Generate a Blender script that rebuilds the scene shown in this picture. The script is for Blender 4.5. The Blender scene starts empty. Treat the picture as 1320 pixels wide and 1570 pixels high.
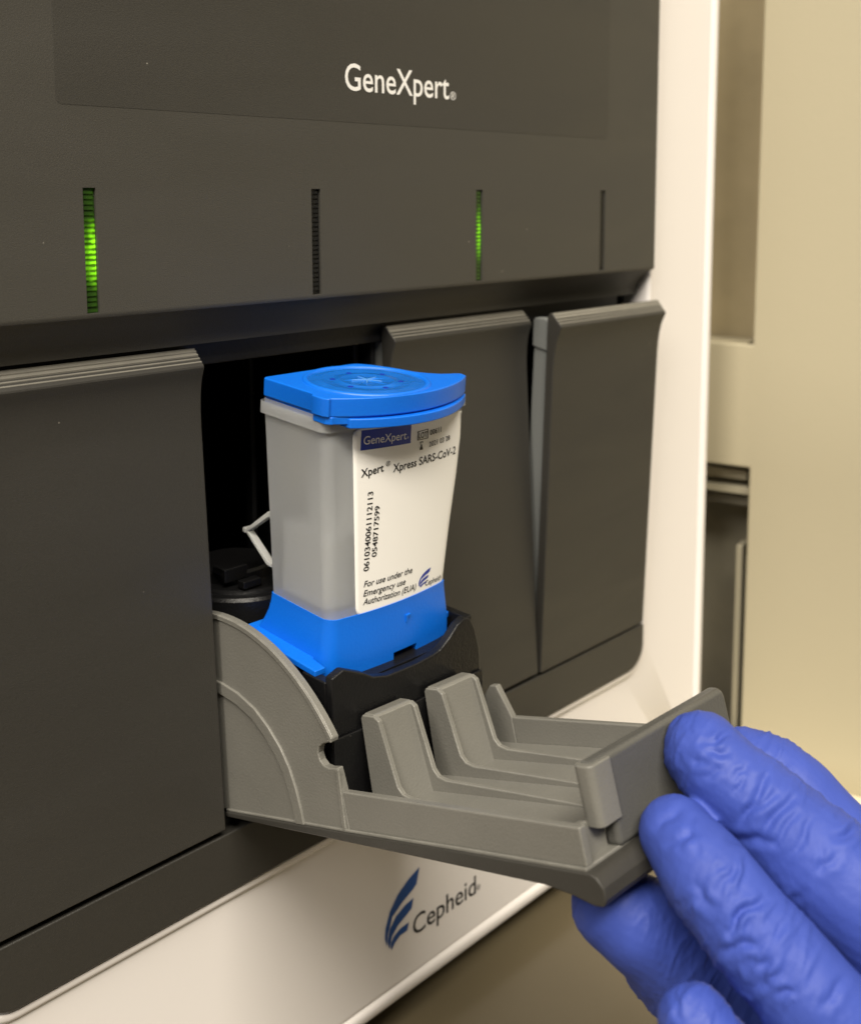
import bpy, bmesh, math, random
import numpy as np
from mathutils import Matrix, Vector, noise as mnoise

random.seed(7)
rng = np.random.default_rng(7)
sc = bpy.context.scene
COL = sc.collection
S = 0.001                                  # everything below is written in millimetres

# ------------------------------------------------------------------ camera
FPX, PPX, PPY = 1665.6, 660.0, 497.7       # focal length and principal point in photo pixels (1320 x 1570)
YAW, PIT, ROL = math.radians(45.9), math.radians(6.671), math.radians(.1406)
CAM = np.array([-104.5, -191.7, -1.9])
_f = np.array([math.sin(YAW)*math.cos(PIT), math.cos(YAW)*math.cos(PIT), -math.sin(PIT)])
_r = np.array([math.cos(YAW), -math.sin(YAW), 0.0])
_d = np.cross(_f, _r)
CR = np.array([math.cos(ROL)*_r + math.sin(ROL)*_d, -math.sin(ROL)*_r + math.cos(ROL)*_d, _f])
cam = bpy.data.cameras.new('camera')
cam.sensor_fit = 'HORIZONTAL'; cam.sensor_width = 36.0
cam.lens = 36.0*FPX/1320.0
cam.shift_y = -(785.0-PPY)/1320.0
cam.clip_start = 0.01; cam.clip_end = 50
cam.dof.use_dof = True; cam.dof.focus_distance = 0.222; cam.dof.aperture_fstop = 22
camo = bpy.data.objects.new('camera', cam); COL.objects.link(camo)
m = Matrix.Identity(4)
for i in range(3):
    m[i][0] = CR[0][i]; m[i][1] = -CR[1][i]; m[i][2] = -CR[2][i]; m[i][3] = CAM[i]*S
camo.matrix_world = m
sc.camera = camo

# ------------------------------------------------------------------ light: a room with ceiling panels
w = bpy.data.worlds.new('World'); sc.world = w; w.use_nodes = True
bg = w.node_tree.nodes['Background']
bg.inputs[0].default_value = (1.0, .92, .78, 1); bg.inputs[1].default_value = .065
def area(name, loc, target, sx, sy, energy, col):
    l = bpy.data.lights.new(name, 'AREA'); l.shape = 'RECTANGLE'; l.size = sx; l.size_y = sy
    l.energy = energy; l.color = col
    o = bpy.data.objects.new(name, l); COL.objects.link(o)
    o.location = loc
    o.rotation_euler = (Vector(target)-Vector(loc)).to_track_quat('-Z', 'Y').to_euler()
    return o
area('ceiling_light', (-.7, -1.45, 2.15), (.0, 0, -.15), 1.8, .6, 114, (1.0, .92, .79))
area('ceiling_light', (-1.8, -.6, 2.0), (.1, 0, -.1), .6, 1.8, 72, (1.0, .92, .81))
sc.view_settings.view_transform = 'Standard'; sc.view_settings.look = 'None'
sc.view_settings.gamma = 1.0; sc.view_settings.exposure = 0.0
sc.cycles.use_denoising = True
sc.cycles.max_bounces = 8; sc.cycles.transmission_bounces = 8

# ------------------------------------------------------------------ photo pixel -> place on a known plane
def ray(px):
    return CR.T @ np.array([(px[0]-PPX)/FPX, (px[1]-PPY)/FPX, 1.0])
def onY(px, y): d = ray(px); return CAM + d*((y-CAM[1])/d[1])
def onX(px, x): d = ray(px); return CAM + d*((x-CAM[0])/d[0])
def onZ(px, z): d = ray(px); return CAM + d*((z-CAM[2])/d[2])
def at(px, dep): return CAM + ray(px)*dep
def project(P):
    q = (np.asarray(P)-CAM) @ CR.T
    return np.stack([PPX+FPX*q[:, 0]/q[:, 2], PPY+FPX*q[:, 1]/q[:, 2]], 1)

# ------------------------------------------------------------------ materials
MATS = {}
def mat(name, col, rough=.5, bump=0, bscale=400, mottled=0, mscale=30, spec=.5, metal=0, trans=0, sss=0, coat=0,
        emit=None, estr=0, ior=1.46, dust=0, rvar=0, wear=0):
    mt = bpy.data.materials.new(name); mt.use_nodes = True
    nt = mt.node_tree; b = nt.nodes['Principled BSDF']
    N = lambda t: nt.nodes.new(t)
    b.inputs['Base Color'].default_value = (*col, 1); b.inputs['Roughness'].default_value = rough
    b.inputs['Specular IOR Level'].default_value = spec; b.inputs['Metallic'].default_value = metal
    b.inputs['IOR'].default_value = ior
    if trans: b.inputs['Transmission Weight'].default_value = trans
    if sss:
        b.inputs['Subsurface Weight'].default_value = sss; b.inputs['Subsurface Radius'].default_value = (.004, .004, .004)
        b.inputs['Subsurface Scale'].default_value = 1
    if coat: b.inputs['Coat Weight'].default_value = coat; b.inputs['Coat Roughness'].default_value = .15
    if emit: b.inputs['Emission Color'].default_value = (*emit, 1); b.inputs['Emission Strength'].default_value = estr
    tc = N('ShaderNodeTexCoord')
    colsock = None
    if mottled:
        n = N('ShaderNodeTexNoise'); n.inputs['Scale'].default_value = mscale; n.inputs['Detail'].default_value = 6
        nt.links.new(tc.outputs['Object'], n.inputs['Vector'])
        mx = N('ShaderNodeMix'); mx.data_type = 'RGBA'
        mx.inputs[6].default_value = (*[c*(1-mottled) for c in col], 1); mx.inputs[7].default_value = (*[min(1, c*(1+mottled)) for c in col], 1)
        nt.links.new(n.outputs['Fac'], mx.inputs[0]); colsock = mx.outputs[2]
    if dust:
        # sparse pale specks of dust and lint
        v = N('ShaderNodeTexVoronoi'); v.inputs['Scale'].default_value = 160; v.inputs['Randomness'].default_value = 1
        nt.links.new(tc.outputs['Object'], v.inputs['Vector'])
        n2 = N('ShaderNodeTexNoise'); n2.inputs['Scale'].default_value = 45; nt.links.new(tc.outputs['Object'], n2.inputs['Vector'])
        r1 = N('ShaderNodeMapRange'); r1.inputs[1].default_value = .035; r1.inputs[2].default_value = .02; nt.links.new(v.outputs['Distance'], r1.inputs[0])
        r2 = N('ShaderNodeMapRange'); r2.inputs[1].default_value = .50; r2.inputs[2].default_value = .58; nt.links.new(n2.outputs['Fac'], r2.inputs[0])
        mu = N('ShaderNodeMath'); mu.operation = 'MULTIPLY'; nt.links.new(r1.outputs[0], mu.inputs[0]); nt.links.new(r2.outputs[0], mu.inputs[1])
        mu2 = N('ShaderNodeMath'); mu2.operation = 'MULTIPLY'; mu2.inputs[1].default_value = dust; nt.links.new(mu.outputs[0], mu2.inputs[0])
        mx2 = N('ShaderNodeMix'); mx2.data_type = 'RGBA'
        if colsock: nt.links.new(colsock, mx2.inputs[6])
        else: mx2.inputs[6].default_value = (*col, 1)
        mx2.inputs[7].default_value = (.35, .33, .28, 1)
        nt.links.new(mu2.outputs[0], mx2.inputs[0]); colsock = mx2.outputs[2]
    if wear:
        # pale rubbed edges: where a rounded normal departs from the true one
        bv = N('ShaderNodeBevel'); bv.samples = 4; bv.inputs['Radius'].default_value = .00045
        ge = N('ShaderNodeNewGeometry'); dt = N('ShaderNodeVectorMath'); dt.operation = 'DOT_PRODUCT'
        nt.links.new(bv.outputs[0], dt.inputs[0]); nt.links.new(ge.outputs['Normal'], dt.inputs[1])
        n4 = N('ShaderNodeTexNoise'); n4.inputs['Scale'].default_value = 260; n4.inputs['Detail'].default_value = 5; nt.links.new(tc.outputs['Object'], n4.inputs['Vector'])
        e1 = N('ShaderNodeMapRange'); e1.inputs[1].default_value = .985; e1.inputs[2].default_value = .86; nt.links.new(dt.outputs['Value'], e1.inputs[0])
        e2 = N('ShaderNodeMapRange'); e2.inputs[1].default_value = .38; e2.inputs[2].default_value = .62; nt.links.new(n4.outputs['Fac'], e2.inputs[0])
        em = N('ShaderNodeMath'); em.operation = 'MULTIPLY'; nt.links.new(e1.outputs[0], em.inputs[0]); nt.links.new(e2.outputs[0], em.inputs[1])
        e3 = N('ShaderNodeMath'); e3.operation = 'MULTIPLY'; e3.inputs[1].default_value = wear; nt.links.new(em.outputs[0], e3.inputs[0])
        mx3 = N('ShaderNodeMix'); mx3.data_type = 'RGBA'
        if colsock: nt.links.new(colsock, mx3.inputs[6])
        else: mx3.inputs[6].default_value = (*col, 1)
        mx3.inputs[7].default_value = (*[min(1, c*2.1+.03) for c in col], 1)
        nt.links.new(e3.outputs[0], mx3.inputs[0]); colsock = mx3.outputs[2]
    if colsock: nt.links.new(colsock, b.inputs['Base Color'])
    if rvar:
        n3 = N('ShaderNodeTexNoise'); n3.inputs['Scale'].default_value = 35; n3.inputs['Detail'].default_value = 6; n3.inputs['Distortion'].default_value = .6
        mp = N('ShaderNodeMapping'); mp.inputs['Rotation'].default_value = (.2, .5, .1); mp.inputs['Scale'].default_value = (.35, 1, 1.6)   # wiping streaks
        nt.links.new(tc.outputs['Object'], mp.inputs['Vector']); nt.links.new(mp.outputs[0], n3.inputs['Vector'])
        mr = N('ShaderNodeMapRange'); mr.inputs[1].default_value = .3; mr.inputs[2].default_value = .7; mr.inputs[3].default_value = rough-rvar; mr.inputs[4].default_value = rough+rvar
        nt.links.new(n3.outputs['Fac'], mr.inputs[0]); nt.links.new(mr.outputs[0], b.inputs['Roughness'])
    if bump:
        n = N('ShaderNodeTexNoise'); n.inputs['Scale'].default_value = bscale; n.inputs['Detail'].default_value = 3
        nt.links.new(tc.outputs['Object'], n.inputs['Vector'])
        bp = N('ShaderNodeBump'); bp.inputs['Strength'].default_value = bump; bp.inputs['Distance'].default_value = .0003
        nt.links.new(n.outputs['Fac'], bp.inputs['Height']); nt.links.new(bp.outputs[0], b.inputs['Normal'])
    MATS[name] = mt
    return mt

mat('charcoal', (.056, .053, .045), .46, bump=.25, bscale=4200, mottled=.17, mscale=2300, dust=.8, rvar=.10, spec=.45)
mat('charcoal_film', (.047, .0445, .038), .43, bump=.25, bscale=4200, mottled=.17, mscale=2300, dust=.9, rvar=.10, spec=.45)
mat('charcoal_door', (.036, .034, .0295), .43, bump=.25, bscale=4200, mottled=.17, mscale=2300, dust=.5, rvar=.10, spec=.45, wear=.35)
mat('grip', (.20, .19, .162), .4, bump=.2, bscale=3000, mottled=.15, mscale=300, rvar=.08)  # paler than the door: light caught by the ribs, put into the colour
mat('black', (.006, .006, .0065), .36, bump=.3, bscale=1800, mottled=.1, mscale=80, dust=.12, rvar=.1, spec=.4, wear=.25)
mat('black_bay', (.008, .008, .009), .45, bump=.2, bscale=900)
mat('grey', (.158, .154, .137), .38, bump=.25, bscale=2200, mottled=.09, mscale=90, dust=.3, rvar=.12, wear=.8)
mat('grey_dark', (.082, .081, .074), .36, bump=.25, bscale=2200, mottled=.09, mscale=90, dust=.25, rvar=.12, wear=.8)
mat('grey_liner', (.15, .157, .152), .45, bump=.25, bscale=2200, mottled=.05, mscale=60)
mat('white', (.83, .795, .775), .2, mottled=.012, mscale=12, bump=.04, bscale=900, rvar=.05)
mat('white_trim', (.82, .80, .76), .25)
mat('lettering_white', (.82, .81, .78), .5)
mat('lettering_black', (.012, .012, .014), .5)
mat('logo_blue', (.012, .07, .27), .4)
mat('label_blue', (.005, .03, .32), .4)
mat('label_paper', (.90, .885, .85), .42, mottled=.01, mscale=40)
mat('blue', (.0025, .135, .66), .40, bump=.15, bscale=1500, mottled=.05, mscale=80, sss=.12)
mat('frosted', (.64, .66, .675), .46, trans=.66, bump=.1, bscale=900, mottled=.03, mscale=60, ior=1.4)
mat('core', (.5, .5, .49), .5)
mat('crease', (.09, .28, .64), .25)
mat('membrane', (.008, .16, .66), .2, trans=.12, bump=.35, bscale=300, mottled=.3, mscale=250, coat=.6)
mat('clear', (.72, .73, .71), .14, trans=.45, ior=1.3)
mat('glove', (.042, .073, .345), .54, bump=.35, bscale=600, mottled=.12, mscale=90, spec=.3, rvar=.08)
mat('dark_slot', (.012, .012, .011), .2, bump=.2, bscale=1500)
mat('counter', (.115, .094, .057), .2, bump=.05, bscale=300, mottled=.08, mscale=25, rvar=.04)  # darker than its beige: shadow over the counter is put into the colour
mat('wall_panel', (.44, .395, .275), .55, bump=.2, bscale=600, mottled=.03, mscale=9)
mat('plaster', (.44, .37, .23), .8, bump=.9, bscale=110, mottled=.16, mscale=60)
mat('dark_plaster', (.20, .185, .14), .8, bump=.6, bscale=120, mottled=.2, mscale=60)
mat('cream', (.66, .60, .44), .5, mottled=.04)
mat('rail', (.36, .33, .24), .45)
mat('rail_dark', (.13, .12, .09), .5)
mat('scuff', (.22, .18, .10), .7)
# lit light guides: a diode behind the strip, brightest at its height
def light_mat(name, centre, width, strength, cx):
    mt = mat(name, (.02, .05, .008), .18)
    nt = mt.node_tree; b = nt.nodes['Principled BSDF']; N = lambda t: nt.nodes.new(t)
    tc = N('ShaderNodeTexCoord'); sp = N('ShaderNodeSeparateXYZ'); nt.links.new(tc.outputs['Object'], sp.inputs[0])
    sub = N('ShaderNodeMath'); sub.operation = 'SUBTRACT'; sub.inputs[1].default_value = centre*S; nt.links.new(sp.outputs[2], sub.inputs[0])
    ab = N('ShaderNodeMath'); ab.operation = 'ABSOLUTE'; nt.links.new(sub.outputs[0], ab.inputs[0])
    mr = N('ShaderNodeMapRange'); mr.interpolation_type = 'SMOOTHSTEP'
    mr.inputs[1].default_value = width*S; mr.inputs[2].default_value = 0; mr.inputs[3].default_value = .03; mr.inputs[4].default_value = strength
    nt.links.new(ab.outputs[0], mr.inputs[0])
    fq = N('ShaderNodeMath'); fq.operation = 'MULTIPLY'; fq.inputs[1].default_value = 2*math.pi/(1.03*S); nt.links.new(sp.outputs[2], fq.inputs[0])
    sn = N('ShaderNodeMath'); sn.operation = 'SINE'; nt.links.new(fq.outputs[0], sn.inputs[0])
    n = N('ShaderNodeTexNoise'); n.inputs['Scale'].default_value = 700; nt.links.new(tc.outputs['Object'], n.inputs['Vector'])
    ad = N('ShaderNodeMath'); ad.operation = 'MULTIPLY_ADD'; ad.inputs[1].default_value = 4.0; nt.links.new(n.outputs['Fac'], ad.inputs[0]); nt.links.new(sn.outputs[0], ad.inputs[2])
    m2 = N('ShaderNodeMapRange'); m2.inputs[1].default_value = 1.0; m2.inputs[2].default_value = 3.2; m2.inputs[3].default_value = .12; m2.inputs[4].default_value = 1.1
    nt.links.new(ad.outputs[0], m2.inputs[0])
    mu = N('ShaderNodeMath'); mu.operation = 'MULTIPLY'; nt.links.new(mr.outputs[0], mu.inputs[0]); nt.links.new(m2.outputs[0], mu.inputs[1])
    mxr = N('ShaderNodeMapRange'); mxr.inputs[1].default_value = (cx-.5)*S; mxr.inputs[2].default_value = (cx+.5)*S; mxr.inputs[3].default_value = .3; mxr.inputs[4].default_value = 1.15   # the diode sits off centre
    nt.links.new(sp.outputs[0], mxr.inputs[0])
    mu2 = N('ShaderNodeMath'); mu2.operation = 'MULTIPLY'; nt.links.new(mu.outputs[0], mu2.inputs[0]); nt.links.new(mxr.outputs[0], mu2.inputs[1])
    b.inputs['Emission Color'].default_value = (.22, .72, .008, 1); nt.links.new(mu2.outputs[0], b.inputs['Emission Strength'])
light_mat('green_bright', -12.5, 8.0, 2.2, 0)
light_mat('green_dim', -11.5, 8.5, 1.1, 112)

# ------------------------------------------------------------------ mesh helpers
WORLD = {}
def place(o, parent):
    if parent is not None:
        o.parent = parent
        if parent.type == 'EMPTY' and parent.name in WORLD:
            mode, mw = WORLD[parent.name]
            if mode == 'world': o.matrix_parent_inverse = mw.inverted()
def root(name, loc, label, cat, group=None, rot=None, local=False):
    o = bpy.data.objects.new(name, None); COL.objects.link(o)
    o.empty_display_size = .01
    mw = Matrix.Translation(Vector(loc)*S)
    if rot is not None: mw = mw @ rot
    o.matrix_world = mw
    WORLD[o.name] = ('local' if local else 'world', mw)
    o['label'] = label; o['category'] = cat
    if group: o['group'] = group
    return o
def mesh(name, verts, faces, material, parent=None, smooth=True, ang=35, bevel=0, seg=2, recalc=True):
    me = bpy.data.meshes.new(name)
    me.from_pydata([tuple(float(c)*S for c in v) for v in verts], [], [tuple(int(i) for i in f) for f in faces])
    bm = bmesh.new(); bm.from_mesh(me)
    bmesh.ops.remove_doubles(bm, verts=bm.verts, dist=1e-7)
    if recalc: bmesh.ops.recalc_face_normals(bm, faces=bm.faces)
    for f in bm.faces: f.smooth = smooth
    ca = math.radians(ang)
    for e in bm.edges:
        e.smooth = not (len(e.link_faces) == 2 and e.calc_face_angle(0) > ca)
    bm.to_mesh(me); bm.free()
    o = bpy.data.objects.new(name, me); COL.objects.link(o)
    me.materials.append(MATS[material])
    if bevel:
        b = o.modifiers.new('bevel', 'BEVEL'); b.width = bevel*S; b.segments = seg; b.limit_method = 'ANGLE'
        b.angle_limit = math.radians(40); b.harden_normals = True; b.use_clamp_overlap = True
    place(o, parent)
    return o
def prism(poly, e0, e1, f):
    """poly: 2-D outline, extruded between e0 and e1; f(u, v, e) -> xyz"""
    n = len(poly)
    vs = [f(p[0], p[1], e0) for p in poly] + [f(p[0], p[1], e1) for p in poly]
    fs = [tuple(range(n)), tuple(range(2*n-1, n-1, -1))] + [(i, (i+1) % n, n+(i+1) % n, n+i) for i in range(n)]
    return vs, fs
def boxv(x0, x1, y0, y1, z0, z1):
    vs = [(x, y, z) for x in (x0, x1) for y in (y0, y1) for z in (z0, z1)]
    fs = [(0, 1, 3, 2), (4, 6, 7, 5), (0, 4, 5, 1), (2, 3, 7, 6), (0, 2, 6, 4), (1, 5, 7, 3)]
    return vs, fs
def merge(*parts):
    V, F = [], []
    for vs, fs in parts:
        o = len(V); V += list(vs); F += [tuple(i+o for i in f) for f in fs]
    return V, F
def fyz(u, v, e): return (e, u, v)          # outline in Y,Z extruded along X
def fxz(u, v, e): return (u, e, v)
def fxy(u, v, e): return (u, v, e)
def rrect(x0, x1, z0, z1, r, n=8):
    """rounded rectangle, counter-clockwise; r: one radius or (bl, br, tr, tl)"""
    if not isinstance(r, (tuple, list)): r = (r,)*4
    pts = []
    for (cx, cz, a0, rr) in ((x0+r[0], z0+r[0], 180, r[0]), (x1-r[1], z0+r[1], 270, r[1]), (x1-r[2], z1-r[2], 0, r[2]), (x0+r[3], z1-r[3], 90, r[3])):
        for k in range(n+1):
            a = math.radians(a0+90*k/n); pts.append((cx+rr*math.cos(a), cz+rr*math.sin(a)))
    return pts
def loft(rings, cap0=True, cap1=True):
    n = len(rings[0]); V = [p for r in rings for p in r]; F = []
    for k in range(len(rings)-1):
        for i in range(n):
            j = (i+1) % n; F.append((k*n+i, k*n+j, (k+1)*n+j, (k+1)*n+i))
    if cap0: F.append(tuple(range(n-1, -1, -1)))
    if cap1: F.append(tuple((len(rings)-1)*n+i for i in range(n)))
    return V, F
def disc_ring(cx, cy, prof, n=48):
    """profile [(radius, z)] turned about a vertical axis"""
    return [[(cx+r*math.cos(2*math.pi*i/n), cy+r*math.sin(2*math.pi*i/n), z) for i in range(n)] for r, z in prof]
def boolean(o, cutter):
    b = o.modifiers.new('cut', 'BOOLEAN'); b.object = cutter; b.operation = 'DIFFERENCE'; b.solver = 'EXACT'
    dg = bpy.context.evaluated_depsgraph_get(); dg.update()
    me = bpy.data.meshes.new_from_object(o.evaluated_get(dg))
    o.modifiers.clear(); o.data = me
    cm = cutter.data; bpy.data.objects.remove(cutter); bpy.data.meshes.remove(cm)
def text_geo(body, shear=0, offset=0.0, space=1.0):
    cu = bpy.data.curves.new('t', 'FONT'); cu.body = body; cu.shear = shear; cu.offset = offset; cu.resolution_u = 4; cu.space_character = space
    o = bpy.data.objects.new('t', cu); COL.objects.link(o)
    dg = bpy.context.evaluated_depsgraph_get(); dg.update()
    me = bpy.data.meshes.new_from_object(o.evaluated_get(dg))
    V = np.array([v.co[:] for v in me.vertices]); F = [tuple(p.vertices) for p in me.polygons]
    bpy.data.objects.remove(o); bpy.data.curves.remove(cu); bpy.data.meshes.remove(me)
    return V, F
_H = text_geo('H')[0]; CAPH = _H[:, 1].max()
def lettering(body, p0, p1, cap, mapper, material, parent, shear=0, offset=0.0, space=1.0, up=None):
    """p0, p1: 2-D baseline ends on the surface, cap: cap height; mapper(u, v) -> xyz"""
    V, F = text_geo(body, shear, offset, space)
    p0 = np.array(p0, float); p1 = np.array(p1, float); d = p1-p0
    if up is None:
        up = np.array([-d[1], d[0]])/np.linalg.norm(d)
    up = np.array(up, float)
    u = (V[:, 0]-V[:, 0].min())/(V[:, 0].max()-V[:, 0].min()); v = V[:, 1]/CAPH*cap
    vs = [mapper(*(p0+d*a+up*b)) for a, b in zip(u, v)]
    return mesh('lettering', vs, F, material, parent, smooth=False)

# =================================================================== SETTING: counter and wall beside the instrument
CZ = -226.0
v, f = boxv(-700, 700, -600, 600, CZ-30, CZ)
ct = mesh('countertop', v, f, 'counter', bevel=2); ct['kind'] = 'structure'
th = math.radians(13)
dv = np.array([-math.sin(th), math.cos(th), 0]); nv = np.array([math.cos(th), math.sin(th), 0]); W0 = np.array([278, -27, 0.])
def wl(s, z, off): p = W0 + dv*s + nv*off; return (p[0], p[1], z)
ss = [-260, 30.4, 120, 420]; zz = [CZ, -211, -104.2, -57.0, 170, 420]
holes = {(1, 1), (1, 3)}
vs = []; fs = []
for i in range(3):
    for j in range(5):
        if (i, j) in holes: continue
        a, b, c, d = ss[i], ss[i+1], zz[j], zz[j+1]
        o = len(vs); vs += [wl(a, c, 0), wl(b, c, 0), wl(b, d, 0), wl(a, d, 0)]; fs.append((o, o+1, o+2, o+3))
wp = mesh('wall', vs, fs, 'wall_panel', ang=30); wp['kind'] = 'structure'
so = wp.modifiers.new('thick', 'SOLIDIFY'); so.thickness = .0022; so.offset = -1
b = wp.modifiers.new('bevel', 'BEVEL'); b.width = .0009; b.segments = 2; b.limit_method = 'ANGLE'; b.angle_limit = math.radians(50)
def wbox(name, s0, s1, z0, z1, o0, o1, material, bevel=.4):
    vs = [wl(s, z, o) for s in (s0, s1) for o in (o0, o1) for z in (z0, z1)]
    _, fs = boxv(0, 1, 0, 1, 0, 1)
    return mesh(name, vs, fs, material, wp, bevel=bevel)
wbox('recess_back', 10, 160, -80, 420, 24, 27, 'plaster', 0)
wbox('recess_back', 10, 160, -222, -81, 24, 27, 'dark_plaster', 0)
wbox('sill', 34, 118, -61, -57.2, -.8, 20, 'wall_panel', .8)
wbox('ledge', -250, 200, CZ, CZ+2.5, -40, -.1, 'cream', .8)
wbox('rail', 33, 118, -111, -107, 5, 12, 'rail')
wbox('rail', 31, 118, -116.5, -113.5, 4, 9, 'rail')
wbox('rail', 30.8, 118, -122, -118, 8, 14, 'rail_dark')
wbox('door_stile', 33.5, 36, -222, -137, 4, 12, 'rail')
wbox('door_stile', 31.3, 33, -222, -142, 6, 12, 'rail_dark')
def scuff(pts, wd):
    V = []; F = []
    for k, (s, z) in enumerate(pts):
        V += [wl(s-wd*(.5+random.random()*.5), z, -.35), wl(s+wd*(.5+random.random()*.5), z, -.35)]
        if k: F.append((2*k-2, 2*k-1, 2*k+1, 2*k))
    mesh('scuff_mark', V, F, 'scuff', wp, smooth=False)
scuff([(22.8, -7), (23.1, -8.5), (22.4, -10), (22.7, -11.5)], .10)
scuff([(21.8, -10.2), (22.0, -11), (21.5, -12)], .12)
scuff([(22.0, -134), (22.2, -137), (21.8, -139), (22.5, -141.5), (22.6, -144), (21.9, -146), (22.2, -149)], .13)
scuff([(21.9, -157), (22.1, -160), (21.8, -162)], .10)

# =================================================================== THE INSTRUMENT
AN = root('analyzer', (84, 60, CZ), 'dark grey and white desktop test instrument with four front doors', 'lab instrument')
# ---- white housing: a frame swept round the opening, then the case behind it
XI0, XI1, ZI0, ZI1 = -28.6, 197.2, -158.6, 92.0       # opening
XO0, XO1, ZO0, ZO1 = -70.5, 238.6, -217.4, 135.0      # outside
def fr(base, off, y, r):
    if base == 'i': q = rrect(XI0-off, XI1+off, ZI0-off, ZI1+off, r)
    else: q = rrect(XO0+off, XO1-off, ZO0+off, ZO1-off, r)
    return [(p[0], y, p[1]) for p in q]
rings = [fr('i', 0, 12, 8), fr('i', 0, 3.4, 8), fr('i', .15, 2.5, 8.1), fr('i', .6, 1.9, 8.6), fr('i', 1.7, 1.8, 9.6), fr('i', 2.4, 2.2, 10.3), fr('i', 3.0, 2.9, 10.9), fr('i', 4.2, 3.0, 12),
         fr('o', 5.4, 3.0, 7), fr('o', 4.9, 3.5, 6.8), fr('o', 4.3, 3.5, 6.5), fr('o', 3.9, 2.5, 6.2), fr('o', 3.2, 2.1, 6), fr('o', 1.2, 2.2, 5), fr('o', .35, 2.9, 4.6), fr('o', 0, 4.2, 4.5),
         fr('o', 0, 60, 4.5), fr('o', 3, 300, 6)]
v, f = loft(rings, cap0=False, cap1=True)
housing = mesh('housing', v, f, 'white', AN, ang=40)
v, f = boxv(-60, 228, 12, 292, CZ+6, ZO0-.2); mesh('base_plate', v, f, 'black', AN, bevel=.5)
for x in (-45, 213):
    for y in (30, 275):
        v, f = loft(disc_ring(x, y, [(8, CZ), (9, CZ+.6), (9, CZ+5), (8.5, CZ+6)], 24)); mesh('foot', v, f, 'black', AN)
# housing logo: three blue feathers and the maker's lettering
z8 = lambda x, y: (500+x/2.64, 1240+y/2.64)
YW = 2.88
FE = [[(378, 237), (335, 285), (290, 350), (258, 420), (240, 490), (238, 530), (246, 560), (250, 510), (268, 440), (305, 385), (350, 330), (366, 306)],
      [(354, 362), (320, 392), (285, 435), (258, 490), (250, 540), (256, 572), (266, 520), (290, 475), (325, 432), (346, 405)],
      [(336, 460), (300, 487), (274, 520), (262, 550), (264, 576), (278, 545), (300, 515), (328, 495)]]
for q in FE:
    mesh('logo_feather', [onY(z8(*p), YW) for p in q], [tuple(range(len(q)))], 'logo_blue', housing, smooth=False)
def on_white(x, z): return (x, YW, z)
g = lambda p: onY(p, YW)[[0, 2]]
a0, a1 = g(z8(352, 512)), g(z8(606, 350))
a1[1] = a0[1] = (a0[1]+a1[1])/2
lettering('Cepheid', a0, a1, 5.6, on_white, 'lettering_black', housing, offset=.004)
r0 = g(z8(608, 336)); lettering('®', r0, r0+[1.7, 0], 1.6, on_white, 'lettering_black', housing)

# ---- upper fascia with slots for the status lights
FX0, FX1 = -28.3, 197.0
LEDX = [0, 56, 112, 168]; LW = 1.33
cove = [(0, -24.4), (.25, -24.9), (1.2, -25.25), (2.6, -26.3), (4.2, -27.9), (5.6, -29.8), (6.3, -31.4), (6.6, -33.2)]
xs = [FX0]
for x in LEDX: xs += [x-LW, x+LW]
xs.append(FX1)
V = []; F = []
def quad(a, b, c, d):
    o = len(V); V.extend([a, b, c, d]); F.append((o, o+1, o+2, o+3))
ZT = 91.6; SD = 1.6; ZS = -23.9
for i in range(len(xs)-1):
    x0, x1 = xs[i], xs[i+1]
    quad((x0, 0, 0.2), (x1, 0, 0.2), (x1, 0, ZT), (x0, 0, ZT))
    if i % 2 == 0: quad((x0, 0, ZS), (x1, 0, ZS), (x1, 0, .2), (x0, 0, .2))
    else:
        quad((x0, 0, ZS), (x0, 0, .2), (x0, SD, .2), (x0, SD, ZS)); quad((x1, 0, ZS), (x1, 0, .2), (x1, SD, .2), (x1, SD, ZS))
        quad((x0, 0, .2), (x1, 0, .2), (x1, SD, .2), (x0, SD, .2)); quad((x0, 0, ZS), (x1, 0, ZS), (x1, SD, ZS), (x0, SD, ZS))
        quad((x0, SD, ZS), (x1, SD, ZS), (x1, SD, .2), (x0, SD, .2))
    quad((x0, 0, cove[0][1]), (x1, 0, cove[0][1]), (x1, 0, ZS), (x0, 0, ZS))
    for (ya, za), (yb, zb) in zip(cove, cove[1:]): quad((x0, ya, za), (x1, ya, za), (x1, yb, zb), (x0, yb, zb))
    quad((x0, 6.6, -33.2), (x1, 6.6, -33.2), (x1, 60, -33.2), (x0, 60, -33.2))
    quad((x0, 0, ZT), (x1, 0, ZT), (x1, 60, ZT), (x0, 60, ZT))
end = [(0, ZT)] + [(0, .2), (0, ZS)] + cove + [(60, -33.2), (60, ZT)]
for x in (FX0, FX1):
    o = len(V); V.extend([(x, y, z) for y, z in end]); F.append(tuple(range(o, o+len(end))))
fascia = mesh('front_fascia', V, F, 'charcoal', AN, ang=28)
v, f = prism(rrect(-6, 170, 15.6, 84, 1.2, 4), -.05, .3, fxz)
film = mesh('overlay_film', v, f, 'charcoal_film', fascia, bevel=.03, seg=1)
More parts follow.
